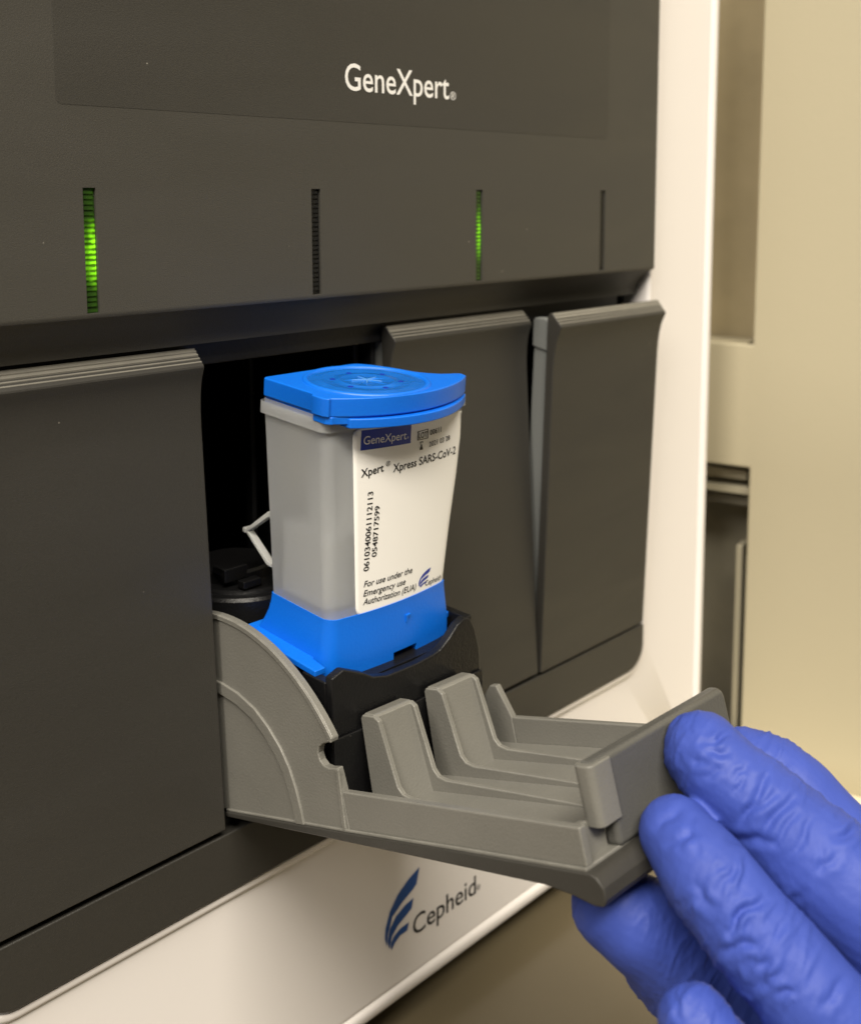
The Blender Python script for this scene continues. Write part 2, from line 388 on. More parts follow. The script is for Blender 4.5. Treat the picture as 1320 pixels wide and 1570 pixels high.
for i, x in enumerate(LEDX):
    parts = [boxv(x-LW+.06, x+LW-.06, .75, SD-.02, ZS+.1, .05)]
    zc = -.3
    while zc > ZS+1.0:
        h = .62+random.random()*.14
        parts.append(prism([(x-LW+.12, .8), (x-LW+.45, .42), (x+LW-.45, .42), (x+LW-.12, .8)], zc-h, zc, fxy)); zc -= h+.34
    v, f = merge(*parts)
    mesh('status_light', v, f, ['green_bright', 'dark_slot', 'green_dim', 'dark_slot'][i], fascia, smooth=False)['label'] = \
        ['status light strip glowing bright green', 'unlit black status light strip', 'status light strip glowing dim green', 'unlit black status light strip'][i]
def on_film(x, z): return (x, -.13, z)
lettering('GeneXpert', (65.1, 23.0), (100.2, 23.0), 6.0, on_film, 'lettering_white', fascia, offset=.006)
lettering('®', (100.6, 22.9), (102.7, 22.9), 1.9, on_film, 'lettering_white', fascia)

# ---- plinth under the doors
v, f = prism(rrect(XI0+.25, XI1-.25, ZI0+.25, -144.2, (7.6, 7.6, .4, .4)), 1.0, 30, fxz)
mesh('plinth', v, f, 'charcoal_door', AN, bevel=.7, seg=3)
# ---- dark bays behind the doors
v, f = boxv(-27.6, 196.2, 118, 121, -146, -33.4); mesh('bay_back', v, f, 'black_bay', AN)
v, f = boxv(-27.6, 196.2, 12.2, 118, -146, -143.9); mesh('bay_floor', v, f, 'black_bay', AN)
for x in (-28, 28, 84, 140, 196.2):
    v, f = boxv(x-.8, x+.8, 11.6, 118, -143.9, -33.4); mesh('bay_divider', v, f, 'black_bay', AN)
v, f = boxv(-27.6, 190.5, 9.5, 11.5, -38.5, -33.3); mesh('door_stop', v, f, 'black_bay', AN, bevel=.3)
v, f = boxv(66, 67.5, 40, 43, -120, -34); mesh('guide_rod', v, f, 'black', AN, bevel=.4)
v, f = boxv(79.6, 81.2, 14, 18, -120, -34); mesh('guide_rod', v, f, 'black', AN, bevel=.4)
v, f = boxv(31.5, 32.6, 16, 19, -90, -34); mesh('guide_rod', v, f, 'black', AN, bevel=.4)

# ---- module doors: profile (outward w, upward u) extruded over the door's width
def door_profile():
    P = []; Q = [(0, .6), (0, 92), (.12, 95.5), (.45, 98.8), (.95, 101.4), (1.6, 103.3), (2.15, 104.5), (2.35, 105.1), (2.3, 105.5)]
    n = 5; a = np.array([2.25, 105.6]); b = np.array([-.8, 109.3])
    for k in range(n):                                # finger ribs along the grip
        t0, t1 = k/n, (k+1)/n; d = b-a; nn = np.array([d[1], -d[0]])/np.linalg.norm(d)*-1
        for t, h in ((t0+.02, 0), (t0+.06, .28), (t1-.07, .28), (t1-.03, 0)):
            q = a+d*t+nn*h; P.append((q[0], q[1]))
    G = [(2.0, 105.3)] + P + [(-1.2, 108.7)]
    Q += [(-1.0, 108.9), (-1.6, 109.0), (-2.3, 108.6), (-2.8, 107.9), (-2.8, .6)]
    return Q, G
DP, GP = door_profile()
def make_door(cx, y0, z0, tilt, label):
    c, s = math.cos(tilt), math.sin(tilt)
    def T(w, u, x): return (x, y0 - (w*c + u*s), z0 + u*c - w*s)       # tilt > 0 leans outward
    v, f = prism(DP, cx-27.45, cx+27.45, T)
    d = mesh('module_door', v, f, 'charcoal_door', AN, ang=24, bevel=.35, seg=2); d['label'] = label
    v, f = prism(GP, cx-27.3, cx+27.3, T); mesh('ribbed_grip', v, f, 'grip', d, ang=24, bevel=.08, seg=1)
    for sx in (-1, 1):
        xa = cx+sx*25.4
        q = [(-2.9, 4), (-2.9, 104), (-7.6, 103.4), (-8.2, 96), (-8.6, 60), (-8.6, 6)]
        v, f = prism(q, xa-.9, xa+.9, T); mesh('door_side', v, f, 'grey_liner', d, bevel=.3)
        v, f = prism([(-2.75, 97.5), (-2.75, 106.6), (-4.4, 107.2), (-7.8, 107.0), (-8.4, 106.2), (-8.4, 98.5)], xa-1.5, xa+1.5, T); mesh('latch_block', v, f, 'grey_liner', d, bevel=.5)
    return d
make_door(0, .2, -143.0, math.radians(-3.2), 'dark grey door shut flat with ribbed grip')
make_door(112, .4, -143.2, math.radians(-3.2), 'dark grey door shut flat with ribbed grip')
make_door(168, .4, -143.6, math.radians(2.1), 'dark grey door leaning slightly open')

# ---- the opened door: tray in (x, along, normal)
TA = math.radians(16)
def TR(x, a, n):
    n = n - .026*(x-29)
    return (x, -a*math.cos(TA) + n*math.sin(TA), -140 + a*math.sin(TA) + n*math.cos(TA))
def txp(u, v_, e): return TR(e, u, v_)
v, f = prism([(-2, 0), (60, -.05), (92, -.2), (98, -1.0), (102.0, -2.0), (103.8, -1.9), (104.7, -.6), (104.6, 1.2), (103.6, 2.6), (102.3, 3.2), (72, 2.6), (40, 1.8), (-2, 1.2)], 28.6, 83.4, txp)
tray = mesh('module_door', v, f, 'charcoal_door', AN, ang=30, bevel=.4, seg=2); tray['label'] = 'opened door of grey plastic with upright paddles'
v, f = prism([(-2, 1.15), (40, 1.75), (72, 2.5), (101.5, 3.1), (101.5, 3.75), (72, 3.15), (40, 2.35), (-2, 1.7)], 29.0, 83.0, txp); mesh('tray_floor', v, f, 'grey', tray, bevel=.2)
# side cheek: a quarter disc with a notch, then the low wall to the front
arc = [(46.3*math.cos(math.radians(t)), 46.3*math.sin(math.radians(t))) for t in np.linspace(97, 26, 26)]
cheek = [(-6, 1.4), (-6, 45.9)] + arc + [(41.2, 19.4), (39.9, 19.3), (38.2, 19.0), (36.6, 18.2), (35.8, 16.9), (36.0, 15.4), (37.0, 14.4), (38.6, 14.1), (41.1, 14.3), (41.5, 10.2), (41.5, 2.1)]
for sx, x0, x1 in ((0, 29.4, 31.2), (1, 80.8, 82.6)):
    hh = 10 if sx == 0 else 8.6
    ck = cheek if sx == 0 else [(-2, 1.6), (-2, 5), (20, 6), (30, 9), (36.5, 15.5), (38.5, 15.5), (41.5, 8.4), (41.5, 2.1)]
    v, f = prism(ck, x0, x1, txp); mesh('cheek', v, f, 'grey', tray, ang=30, bevel=.3, seg=2)
    v, f = prism([(41.52, 2.2), (41.52, hh-.3), (101.5, hh), (101.5, 3.6), (72, 2.95)], x0, x1, txp); mesh('side_wall', v, f, 'grey', tray, bevel=.35)
# raised arched rib and rim on the near cheek
ia = [(5.9-12, 31.5), (0, 31.6), (5.9, 30.4), (11.5, 28.3), (16.9, 25.2), (20.8, 21.4), (23.8, 17.3), (25.7, 13.2), (26.7, 9), (27.1, 5), (27.2, 1.6)]
def offs(P, d):
    out = []
    for i, p in enumerate(P):
        q0 = np.array(P[max(i-1, 0)]); q1 = np.array(P[min(i+1, len(P)-1)]); t = q1-q0; t = t/np.linalg.norm(t)
        out.append((p[0]-t[1]*d, p[1]+t[0]*d))
    return out
inner = offs(ia, -2.9)
panel = [( -6, 1.4)] + [p for p in inner] 
v, f = prism(ia + inner[::-1], 28.75, 29.5, txp); mesh('arched_rib', v, f, 'grey', tray, ang=30, bevel=.25)
rim_o = arc + [(41.25, 19.45)]; rim_i = offs(rim_o, -1.1)
v, f = prism(rim_o + rim_i[::-1], 29.05, 29.5, txp); mesh('cheek_rim', v, f, 'grey', tray, ang=30, bevel=.15)
v, f = prism([(39.7, 2.0), (40.7, 2.0), (42.0, 14.25), (41.0, 14.25)], 29.0, 29.5, txp); mesh('cheek_rib', v, f, 'grey', tray, bevel=.12)
# ridges, paddles
for x0, x1 in ((40.4, 52.0), (59.2, 71.4)):
    v, f = prism([(38.4, 2.0), (38.0, 21.0), (38.6, 21.6), (41.6, 21.4), (42.2, 20.8), (44.0, 2.0)], x0+.4, x1-.4, txp)
    mesh('paddle', v, f, 'grey', tray, ang=30, bevel=.55, seg=3)
    for xr in (x0, x1-1.3):
        v, f = prism([(36.4, 2.0), (37.7, 20.6), (38.3, 21.3), (41.9, 21.1), (43.2, 20.2), (45.2, 7.0), (46.2, 5.6), (48.5, 5.0), (70, 4.4), (98.6, 3.4), (98.6, 2.6), (60, 2.2)], xr, xr+1.3, txp)
        mesh('paddle_rib', v, f, 'grey', tray, ang=30, bevel=.3)
# end plate with rounded corner posts, and a step below
endp = [(33.9, 8.4), (33.9, 16.6), (34.3, 17.9), (35.4, 18.6), (76.2, 18.6), (77.3, 17.9), (77.6, 16.6), (77.6, 3.4), (37.9, 3.4), (37.9, 8.4)]
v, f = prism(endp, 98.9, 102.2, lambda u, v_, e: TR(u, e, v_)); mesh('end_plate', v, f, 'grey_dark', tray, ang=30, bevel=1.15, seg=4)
v, f = loft([[TR(x, a, n) for x, a in rrect(33.6, 39.4, 98.7, 102.75, (1.5, 2.2, .5, 1.4), 5)] for n in (8.2, 8.5, 17.4, 18.3)]); mesh('corner_post', v, f, 'grey', tray, ang=30, bevel=.4)
v, f = prism([(29.5, 2.6), (29.5, 9.6), (33.4, 9.4), (37.8, 7.6), (37.8, 2.6)], 98.2, 99.6, lambda u, v_, e: TR(u, e, v_)); mesh('step', v, f, 'grey', tray, bevel=.25)

# ---- carriage that holds the cartridge
fp = [(33.2, -127), (33.2, -99.3), (36.4, -98.3), (42.0, -100.9), (44.8, -102.6), (49, -103.7), (58, -103.9), (63, -103.5), (65.3, -102.9), (68.4, -101.0), (70.9, -98.9), (73.4, -98.0), (75.3, -98.6), (76.8, -101.2), (78.4, -106.5), (78.9, -113), (78.6, -127)]
v, f = prism(fp, -30.2, -27.8, fxz)
carr = mesh('carriage', v, f, 'black', AN, bevel=.5, seg=2)
lp = [(-27.8, -127), (-27.8, -100.9), (-20.2, -100.7), (-19.6, -104.2), (-16.6, -104.0), (-16.0, -100.9), (-4, -100.1), (8, -99.3), (12, -98.4), (34, -98.2), (34, -136), (4, -136)]
v, f = prism(lp, 33.3, 35.6, fyz); mesh('carriage_side', v, f, 'black', carr, bevel=.4)
v, f = prism([(-27.8, -127), (-27.8, -99.3), (34, -97), (34, -136), (4, -136)], 76.4, 78.5, fyz); mesh('carriage_side', v, f, 'black', carr, bevel=.4)
v, f = boxv(35.6, 76.4, -27.8, 34, -108, -103.6); mesh('carriage_floor', v, f, 'black', carr)
v, f = prism([(33.0, -127), (33.0, -112.2), (43, -112.5), (59, -112), (78.8, -111.8), (78.8, -127)], -30.9, -30.25, fxz); mesh('lower_cover', v, f, 'black', carr, bevel=.25)
v, f = loft(disc_ring(49, 21, [(17, -99.5), (17, -94.6), (16.4, -93.9), (14.5, -93.7), (14.3, -93.2), (13.8, -92.9), (0.1, -92.9)], 40), cap0=True)
drv = mesh('drive_cover', v, f, 'black', carr, ang=30)
v, f = loft(disc_ring(47, 23, [(9.5, -92.9), (9.5, -90.6), (8.9, -90.0), (0.1, -90.0)], 32), cap0=False); mesh('drive_boss', v, f, 'black', carr, ang=30)
v, f = merge(boxv(38.0, 44.5, 13.4, 14.4, -91.5, -88.2), boxv(38.0, 39.0, 14.4, 18.5, -90, -88.2), boxv(40.2, 45.2, 9.0, 11.5, -92.4, -90.6)); mesh('drive_clip', v, f, 'black', carr, bevel=.25)

# =================================================================== THE CARTRIDGE, built upright and leaning 4.7 degrees
T0 = math.radians(4.66); CO = np.array([56, -16.04, -40.84])
ROT = Matrix.Rotation(T0, 4, 'X')
# root at the base of the cartridge
base_off = np.array([0, -2, -62.0])
bw = np.array((Matrix.Translation(Vector(CO)) @ ROT) @ Vector(base_off))
CG = root('test_cartridge', bw, 'translucent test cartridge with blue cap and base, standing in opened bay', 'cartridge', rot=ROT, local=True)
ML = np.array(ROT.to_3x3()); CL = ML.T @ (CAM-CO)
def ly(px, y): d = ML.T @ ray(px); return CL + d*((y-CL[1])/d[1])
def L(p): return (p[0]-base_off[0], p[1]-base_off[1], p[2]-base_off[2])
def lmesh(name, vf, material, parent, **k):
    return mesh(name, [L(p) for p in vf[0]], vf[1], material, parent, **k)
def lerp(a, b, t): return a+(b-a)*t
BOW = 1.7
ZTOP, ZBOT = -6.0, -49.6
def krf(z): return float(np.interp((z-ZTOP)/(ZBOT-ZTOP), [0, .2, .4, .67, 1], [1.075, 1.112, 1.098, 1.045, 1.0]))
def sect(hw, fr_, bk, bow, rc, z, n=6):
    """cartridge section: flat back and sides, bowed front"""
    pts = rrect(-hw, hw, -fr_, bk, (rc, rc*.42, min(rc, .9), min(rc, .9)), n)
    out = []
    pts2 = pts[:n+1] + [(lerp(pts[n][0], pts[n+1][0], k/9), -fr_) for k in range(1, 9)] + pts[n+1:]
    kr = krf(z)
    for x, y in pts2:
        t = max(0, 1-(x/hw)**2); wgt = max(0.0, min(1.0, (-y)/fr_)) if y < 0 else 0
        out.append((x*kr if x > 0 else x, y - bow*t*wgt, z))
    return out
ZTOP, ZBOT = -6.0, -49.6
def bparam(z):
    t = (z-ZTOP)/(ZBOT-ZTOP)
    return lerp(20.0, 17.6, t), lerp(10.3, 11.2, t), lerp(10.4, 8.2, t)
def yfront(x, z):
    hw, fr_, bk = bparam(z)
    if x > 0: x = x/krf(z)
    t = max(0, 1-(x/hw)**2)
    y = -fr_-BOW*t
    rc = 2.4 if x < 0 else 1.0; ax = abs(x)
    if ax > hw-rc:
        q = min(1, (ax-(hw-rc))/rc); y = -fr_-BOW*t + rc*(1-math.sqrt(max(0, 1-q*q)))
    return y
R_ = []
for z in np.linspace(-4.6, ZBOT, 14):
    hw, fr_, bk = bparam(z); R_.append(sect(hw, fr_, bk, BOW, 2.4, z))
body = lmesh('body', loft(R_), 'frosted', CG, ang=50)
lmesh('top_flange', loft([sect(20.7, 10.7, 10.9, BOW, 2.2, z) for z in (-5.0, -5.2, -7.4, -7.7)], False, False), 'frosted', body, ang=30)
# chambers inside, dimly visible through the wall
lmesh('inner_chamber', loft(disc_ring(-2, -1, [(7.2, -48), (7.2, -12)], 32)), 'core', body)
lmesh('inner_chamber', boxv(-15.2, 15, -7.5, 6.5, -48.5, -31.5), 'core', body, bevel=1)
# ---- base
def base_sect(k, z):
    return sect(lerp(17.8, 18.9, k), lerp(11.5, 12.6, k), lerp(8.5, 12.6, k*k), BOW, lerp(2.4, 3.0, k), z)
rings = [base_sect(0, -49.0), base_sect(0, -49.2), base_sect(.12, -50.8), base_sect(.35, -53), base_sect(.62, -55.4), base_sect(.86, -57.8), base_sect(.95, -59.5), base_sect(1, -62)]
base = lmesh('base', loft(rings), 'blue', CG, ang=40)
ctr = lmesh('cutter', boxv(-.8, 6.6, -30, -11.5, -70, -60.2), 'blue', CG)
bpy.context.view_layer.update(); boolean(base, ctr)
base.data.shade_smooth()
for p in base.data.polygons: p.use_smooth = True
bmx = bmesh.new(); bmx.from_mesh(base.data)
for e in bmx.edges: e.smooth = not (len(e.link_faces) == 2 and e.calc_face_angle(0) > math.radians(40))
bmx.to_mesh(base.data); bmx.free()
base['label'] = 'flared blue base with a square notch'
lmesh('base_flange', prism([(-22.4, 12.6), (-21.4, 13.6), (20.4, 13.6), (21.2, 12.6), (21.2, -10.6), (18.8, -11.2), (18.0, -8), (-19.0, -8), (-19.6, -13.0), (-22.4, -13.0)], -59.3, -57.9, fxy), 'blue', base, bevel=.25)
lmesh('moulding_mark', prism([(3.0, -52.6), (3.0, -54.4), (3.5, -54.4), (3.5, -53.1), (4.4, -53.1), (4.4, -52.6)], -13.9, -12.2, fxz), 'blue', base)
# ---- lid
def bowed(x, d=7.6, hw=21.2): return -11.0 - d*max(0, 1-(x/hw)**2)**.9
lid_o = [(4.5, 10.6), (-19.6, 10.4), (-20.4, 9.8), (-20.5, -6.6), (-20.7, -7.0), (-21.3, -7.2), (-21.5, -7.6), (-21.5, -11.0), (-20.9, -12.2)]
lid_o += [(x, bowed(x)) for x in np.linspace(-20.2, 19.6, 26)] + [(20.0, -11.0), (20.1, -10.2), (19.0, -9.4), (17.4, -8.8), (15.6, -7.8), (13.8, -5.9), (12.4, -3.6), (11.6, -.6), (10.6, 2.9), (8.8, 7.2), (7.2, 9.4), (6.0, 10.3)]
lid = lmesh('lid', prism(lid_o, -4.0, 0, fxy), 'blue', CG, ang=35, bevel=.35, seg=3)
skirt = [(20.2, 10.6), (-19.4, 10.3), (-20.0, 9.6), (-20.1, -6.4), (-21.0, -7.2), (-21.2, -11.0), (-20.4, -12.4)] + [(x, bowed(x, 6.4)) for x in np.linspace(-19.6, -17.2, 4)] + [(-17.0, -13.3-.4)] + [(x, bowed(x, 8.2)-.35) for x in np.linspace(-16.6, 19.4, 24)] + [(20.3, -10.6)]
lmesh('lid_skirt', prism([(20.0, 10.5), (-19.5, 10.2), (-20.0, -6.5), (-20.9, -7.4), (-20.9, -11.2), (-20.0, -12.3)] + [(x, bowed(x, 6.9)) for x in np.linspace(-19.4, 19.4, 24)] + [(20.1, -10.8)], -5.6, -3.95, fxy), 'blue', lid, ang=35, bevel=.25)
lip = [(x, bowed(x, 8.0)-.55*math.sin(math.pi*(x+17)/37)-.1) for x in np.linspace(-17, 20, 26)]
lmesh('lid_lip', prism(lip + [(20.0, -9.5), (-17, -9.5)], -6.4, -4.3, fxy), 'blue', lid, ang=35, bevel=.3)
# round pierced film on the lid: ring, membrane with holes and a crumpled star
cx, cy = -3.4, -4.2
lmesh('lid_ring', loft(disc_ring(cx, cy, [(14.0, -.2), (13.9, .22), (13.5, .42), (12.9, .36), (12.6, .05), (12.6, -.1)], 56), False, False), 'blue', lid, ang=60)
rgs = disc_ring(cx, cy, [(12.6, .06), (11.6, .06), (10.6, .2), (9.6, .2), (8.2, .05), (6.6, .05), (6.2, .18), (5.6, .18), (5.0, .06), (3.2, .08), (1.4, .1), (.1, .16)], 72)
for k, rg in enumerate(rgs):
    for i, p in enumerate(rg):
        a = 2*math.pi*i/72
        if 8 < k < 11: rg[i] = (p[0], p[1], p[2]+.22*max(0, math.cos(a*5))**8)
mem = lmesh('membrane', loft(rgs, False, True), 'membrane', lid, ang=50)
for k in range(6):
    a = math.radians(20+60*k); lmesh('pierced_hole', loft(disc_ring(cx+7.4*math.cos(a), cy+7.4*math.sin(a), [(.62, .0), (.62, .13), (.3, .13)], 14)), 'label_blue', mem)
for k in range(5):
    a = math.radians(12+72*k); c_, s_ = math.cos(a), math.sin(a)
    q = [(0.2, -.28), (3.4, -.05), (3.4, .05), (.2, .28)]
    lmesh('crease', prism([(cx+u*c_-v_*s_, cy+u*s_+v_*c_) for u, v_ in q], .1, .32, fxy), 'crease', mem, bevel=.05)
# ---- reaction tube at the back: thin clear diamond frame
tb = np.array([(15.5, -33.2), (24.0, -40.1), (15.2, -46.0), (8.6, -46.0), (8.6, -33.2)])
hole = np.array([(15.1, -34.5), (22.6, -40.1), (15.0, -44.9), (8.6, -44.9), (8.6, -34.5)])
vv = []; ff = []
for xx in (-13.9, -12.1):
    vv += [(xx, p[0], p[1]) for p in tb] + [(xx, p[0], p[1]) for p in hole]
for i in range(5):
    j = (i+1) % 5
    ff += [(i, j, 5+j, 5+i), (10+i, 15+i, 15+j, 10+j), (i, 10+i, 10+j, j), (5+i, 5+j, 15+j, 15+i)]
lmesh('reaction_tube', (vv, ff), 'clear', CG, bevel=.25)
lmesh('tube_tip', boxv(-14.1, -11.9, 23.2, 24.5, -40.7, -39.5), 'clear', CG, bevel=.3)
# ---- label on the front, following the surface
z2 = lambda x, y: (530+x/4.617, 620+y/4.617)
def lab_xz(px):
    q = ly(px, -12.0)
    for _ in range(8):
        q = ly(px, yfront(float(np.clip(q[0], -19.7, 21.4)), float(q[2])))
    return np.array([q[0], q[2]])
def lab(off):
    def m_(x, z): return L((x, yfront(x, z)-off, z))
    return m_
TLc, TRc, BRc, BLc = lab_xz((540, 655)), np.array([20.95, -8.0]), np.array([17.4, -49.9]), lab_xz((545, 949))
NU, NV = 28, 36
V = []; F = []
def lab_uv(u, v_):
    q = (TLc*(1-u)+TRc*u)*(1-v_) + (BLc*(1-u)+BRc*u)*v_; e = TRc*(1-v_)+BRc*v_; l_ = TLc*(1-v_)+BLc*v_
    xr = bparam(e[1])[0]*krf(e[1])-.03
    q[0] = l_[0]+(q[0]-l_[0])*(xr-l_[0])/(e[0]-l_[0])
    return q
W_, H_ = np.linalg.norm(TRc-TLc), np.linalg.norm(BLc-TLc)
RC = 2.2
for j in range(NV+1):
    v_ = j/NV
    dy = min(v_, 1-v_)*H_
    inset = RC-math.sqrt(max(0, RC*RC-(RC-dy)**2)) if dy < RC else 0
    for i in range(NU+1):
        u = (inset + (W_-2*inset)*i/NU)/W_
        V.append(lab(.09)(*lab_uv(u, v_)))
for j in range(NV):
    for i in range(NU):
        o = j*(NU+1)+i; F.append((o, o+1, o+NU+2, o+NU+1))
label = mesh('paper_label', V, F, 'label_paper', CG, ang=60); sl = label.modifiers.new('thick', 'SOLIDIFY'); sl.thickness = .00012; sl.offset = 0
label['label'] = 'white printed paper label with rounded corners'
def lab_poly(name, pts, material, off=.2, sub=0):
    P = [lab_xz(z2(*p)) for p in pts]
    if sub and len(P) == 4:
        V = []; F = []
        for j in (0, 1):
            for i in range(sub+1):
                t = i/sub; a = P[0]*(1-t)+P[1]*t; b_ = P[3]*(1-t)+P[2]*t; V.append(lab(off)(*(a if j == 0 else b_)))
        F = [(i, i+1, sub+2+i, sub+1+i) for i in range(sub)]
        return mesh(name, V, F, material, label, smooth=False)
    return mesh(name, [lab(off)(*p) for p in P], [tuple(range(len(P)))], material, label, smooth=False)
def lab_text(body, a, b_, cap_px, material='lettering_black', shear=0, offset=.008, off=.24, updir=None, space=1.0):
    p0, p1 = lab_xz(z2(*a)), lab_xz(z2(*b_))
    cu = updir if updir is not None else (0, -1)
    q = lab_xz(z2(a[0]+cu[0]*cap_px, a[1]+cu[1]*cap_px)); up = q-p0
    d = p1-p0; perp = np.array([-d[1], d[0]])/np.linalg.norm(d)
    cap = abs(up @ perp); cap = cap if cap > .1 else np.linalg.norm(up)
    return lettering(body, p0, p1, cap, lab(off), material, label, shear=shear, offset=offset, up=perp, space=space)
lab_poly('blue_panel', [(108, 184), (462, 136), (455, 272), (100, 326)], 'label_blue', .19, sub=10)
lab_text('GeneXpert', (120, 284), (424, 243), 58, 'lettering_white', offset=.004)
lab_text('®', (428, 240), (440, 238), 14, 'lettering_white', offset=0)
for q in ([(507, 190), (580, 170), (580, 175), (507, 195)], [(503, 249), (578, 234), (578, 239), (503, 254)], [(505, 190), (511, 189), (508, 253), (502, 254)], [(575, 171), (581, 170), (579, 238), (573, 239)]):
    lab_poly('lot_frame', q, 'lettering_black', .2)
lab_text('LOT', (512, 240), (571, 228), 40, offset=.02)
lab_text('00611', (592, 216), (671, 191), 36, offset=.012)
lab_poly('hourglass', [(521, 264), (544, 258), (543, 268), (536, 288), (543, 312), (541, 318), (520, 322), (520, 312), (527, 290), (522, 272)], 'lettering_black', .2)
lab_poly('hourglass_glass', [(526, 269), (539, 265), (538, 274), (533, 284), (530, 285), (527, 276)], 'label_paper', .23)
lab_text('2021 03 28', (585, 299), (732, 248), 34, offset=.01)
lab_text('Xpert', (104, 516), (264, 470), 56, offset=.014)
lab_text('®', (280, 438), (312, 430), 34, offset=0)
lab_text('Xpress SARS-CoV-2', (330, 478), (772, 345), 56, offset=.012)
lab_text('0610340061112113', (158, 1174), (190, 612), 36, offset=.012, updir=(-1, .1))
lab_text('0548717599', (213, 1073), (237, 712), 33, offset=.012, updir=(-1, .1))
lab_text('For use under the', (123, 1294), (466, 1188), 42, shear=.22, offset=.01)
lab_text('Emergency use', (120, 1360), (418, 1270), 42, shear=.22, offset=.01)
lab_text('Authorization (EUA)', (117, 1420), (492, 1306), 42, shear=.22, offset=.01)
def fz(p): return (510+(p[0]-236)*.62, 1150+(p[1]-237)*.43)
for q in FE: lab_poly('logo_feather', [fz(p) for p in q], 'label_blue', .2)
lab_text('Cepheid', (556, 1284), (660, 1240), 36, offset=.006)
lab_text('®', (663, 1230), (673, 1226), 18, offset=0)

# =================================================================== THE GLOVED HAND
def chain_mesh(pts, n=28, per=10):
    P = np.array([p[:3] for p in pts], float); R = np.array([p[3] for p in pts], float)
    C_ = []; RR = []
    m_ = len(P)
    for i in range(m_-1):
        p0, p1, p2, p3 = P[max(i-1, 0)], P[i], P[i+1], P[min(i+2, m_-1)]
        for k in range(per):
            t = k/per
            C_.append(.5*((2*p1)+(-p0+p2)*t+(2*p0-5*p1+4*p2-p3)*t*t+(-p0+3*p1-3*p2+p3)*t**3)); RR.append(R[i]+(R[i+1]-R[i])*(t*t*(3-2*t)))
    C_.append(P[-1]); RR.append(R[-1]); C_ = np.array(C_); RR = np.array(RR)
    t0 = C_[1]-C_[0]; t0 /= np.linalg.norm(t0); t1 = C_[-1]-C_[-2]; t1 /= np.linalg.norm(t1)
    # rounded ends
    A = [(C_[0]-t0*RR[0]*math.sin(a), RR[0]*math.cos(a)) for a in np.radians([88, 70, 50, 32, 15])]
    B = [(C_[-1]+t1*RR[-1]*math.sin(a), RR[-1]*math.cos(a)) for a in np.radians([15, 32, 50, 70, 88])]
    cs = [a[0] for a in A]+list(C_)+[b_[0] for b_ in B]; rs = [a[1] for a in A]+list(RR)+[b_[1] for b_ in B]
    rings = []; up = np.array([.3, .2, 1.0])
    for i in range(len(cs)):
        t = cs[min(i+1, len(cs)-1)]-cs[max(i-1, 0)]; t = t/np.linalg.norm(t)
        s_ = np.cross(t, up); s_ /= np.linalg.norm(s_); u_ = np.cross(s_, t)
        rings.append([tuple(cs[i]+rs[i]*(math.cos(2*math.pi*k/n)*s_+math.sin(2*math.pi*k/n)*u_)) for k in range(n)])
    return loft(rings)
def c3(x, y, dep, r): p = at((x, y), dep); return (*p, r)
AX_A = np.array([0, -math.cos(TA), math.sin(TA)]); AX_N = np.array([0, math.sin(TA), math.cos(TA)]); ORG = np.array([0, 0, -140.])
def touch(x, y, r, a=102.2, press=1.1):
    """fingertip centre that rests on the tray's end plate"""
    d = ray((x, y)); k = (a+r-press-(CAM-ORG) @ AX_A)/(d @ AX_A); return (*(CAM+d*k), r)
PALM = at((1480, 1660), 180); WRI = at((1820, 1960), 166)
def under(x, y, r, press=.4):
    """thumb centre that bears on the underside of the door"""
    d = ray((x, y)); k = (-2.4-r+press-(CAM-ORG) @ AX_N)/(d @ AX_N); return (*(CAM+d*k), r)
digits = [
    # index finger, mostly behind the middle finger
    [touch(1142, 1168, 6.2), c3(1192, 1190, 197, 6.6), c3(1238, 1236, 194, 7.0), c3(1310, 1335, 190, 8.5), c3(1480, 1560, 184, 11)],
    # middle finger
    [touch(1079, 1154, 7.0), c3(1114, 1194, 186.5, 7.4), c3(1172, 1243, 183.5, 8.2), c3(1214, 1287, 181, 8.8), c3(1267, 1336, 178, 9.5), c3(1360, 1425, 175, 9.8), c3(1480, 1600, 178, 12)],
    # ring finger
    [touch(1038, 1281, 6.3, 103.2), c3(1085, 1343, 173, 7.4), c3(1143, 1417, 168.5, 7.6), c3(1205, 1487, 165, 7.8), c3(1285, 1580, 162, 8.2), c3(1400, 1660, 165, 11)],
    # little finger, curled below
    [c3(1066, 1568, 164, 5.6), c3(1100, 1620, 162, 6.4), c3(1180, 1700, 160, 7.0), c3(1320, 1760, 164, 9), c3(1460, 1760, 172, 11)],
    # thumb, under the tray
    [under(938, 1390, 7.0), c3(988, 1424, 186, 8.0), c3(1055, 1490, 190, 9.2), c3(1150, 1580, 194, 11), c3(1300, 1690, 192, 14), c3(1440, 1740, 186, 17)],
    # palm, wrist and the cuff end
    [(*at((1450, 1560), 184), 14), (*PALM, 20), (*at((1620, 1800), 173), 23), (*WRI, 24), (*at((2050, 2130), 160), 27)],
    [(*at((1380, 1700), 180), 14), (*at((1520, 1780), 176), 19), (*at((1640, 1840), 171), 22)],
]
v, f = merge(*[chain_mesh(d) for d in digits])
tmp = mesh('tmp', v, f, 'glove', recalc=True)
rm = tmp.modifiers.new('remesh', 'REMESH'); rm.mode = 'VOXEL'; rm.voxel_size = .42*S; rm.use_smooth_shade = True
sm = tmp.modifiers.new('smooth', 'SMOOTH'); sm.iterations = 4; sm.factor = .5
dg = bpy.context.evaluated_depsgraph_get(); dg.update()
hm = bpy.data.meshes.new_from_object(tmp.evaluated_get(dg)); hm.name = 'gloved_hand'
om = tmp.data; bpy.data.objects.remove(tmp); bpy.data.meshes.remove(om)
nvx = len(hm.vertices)
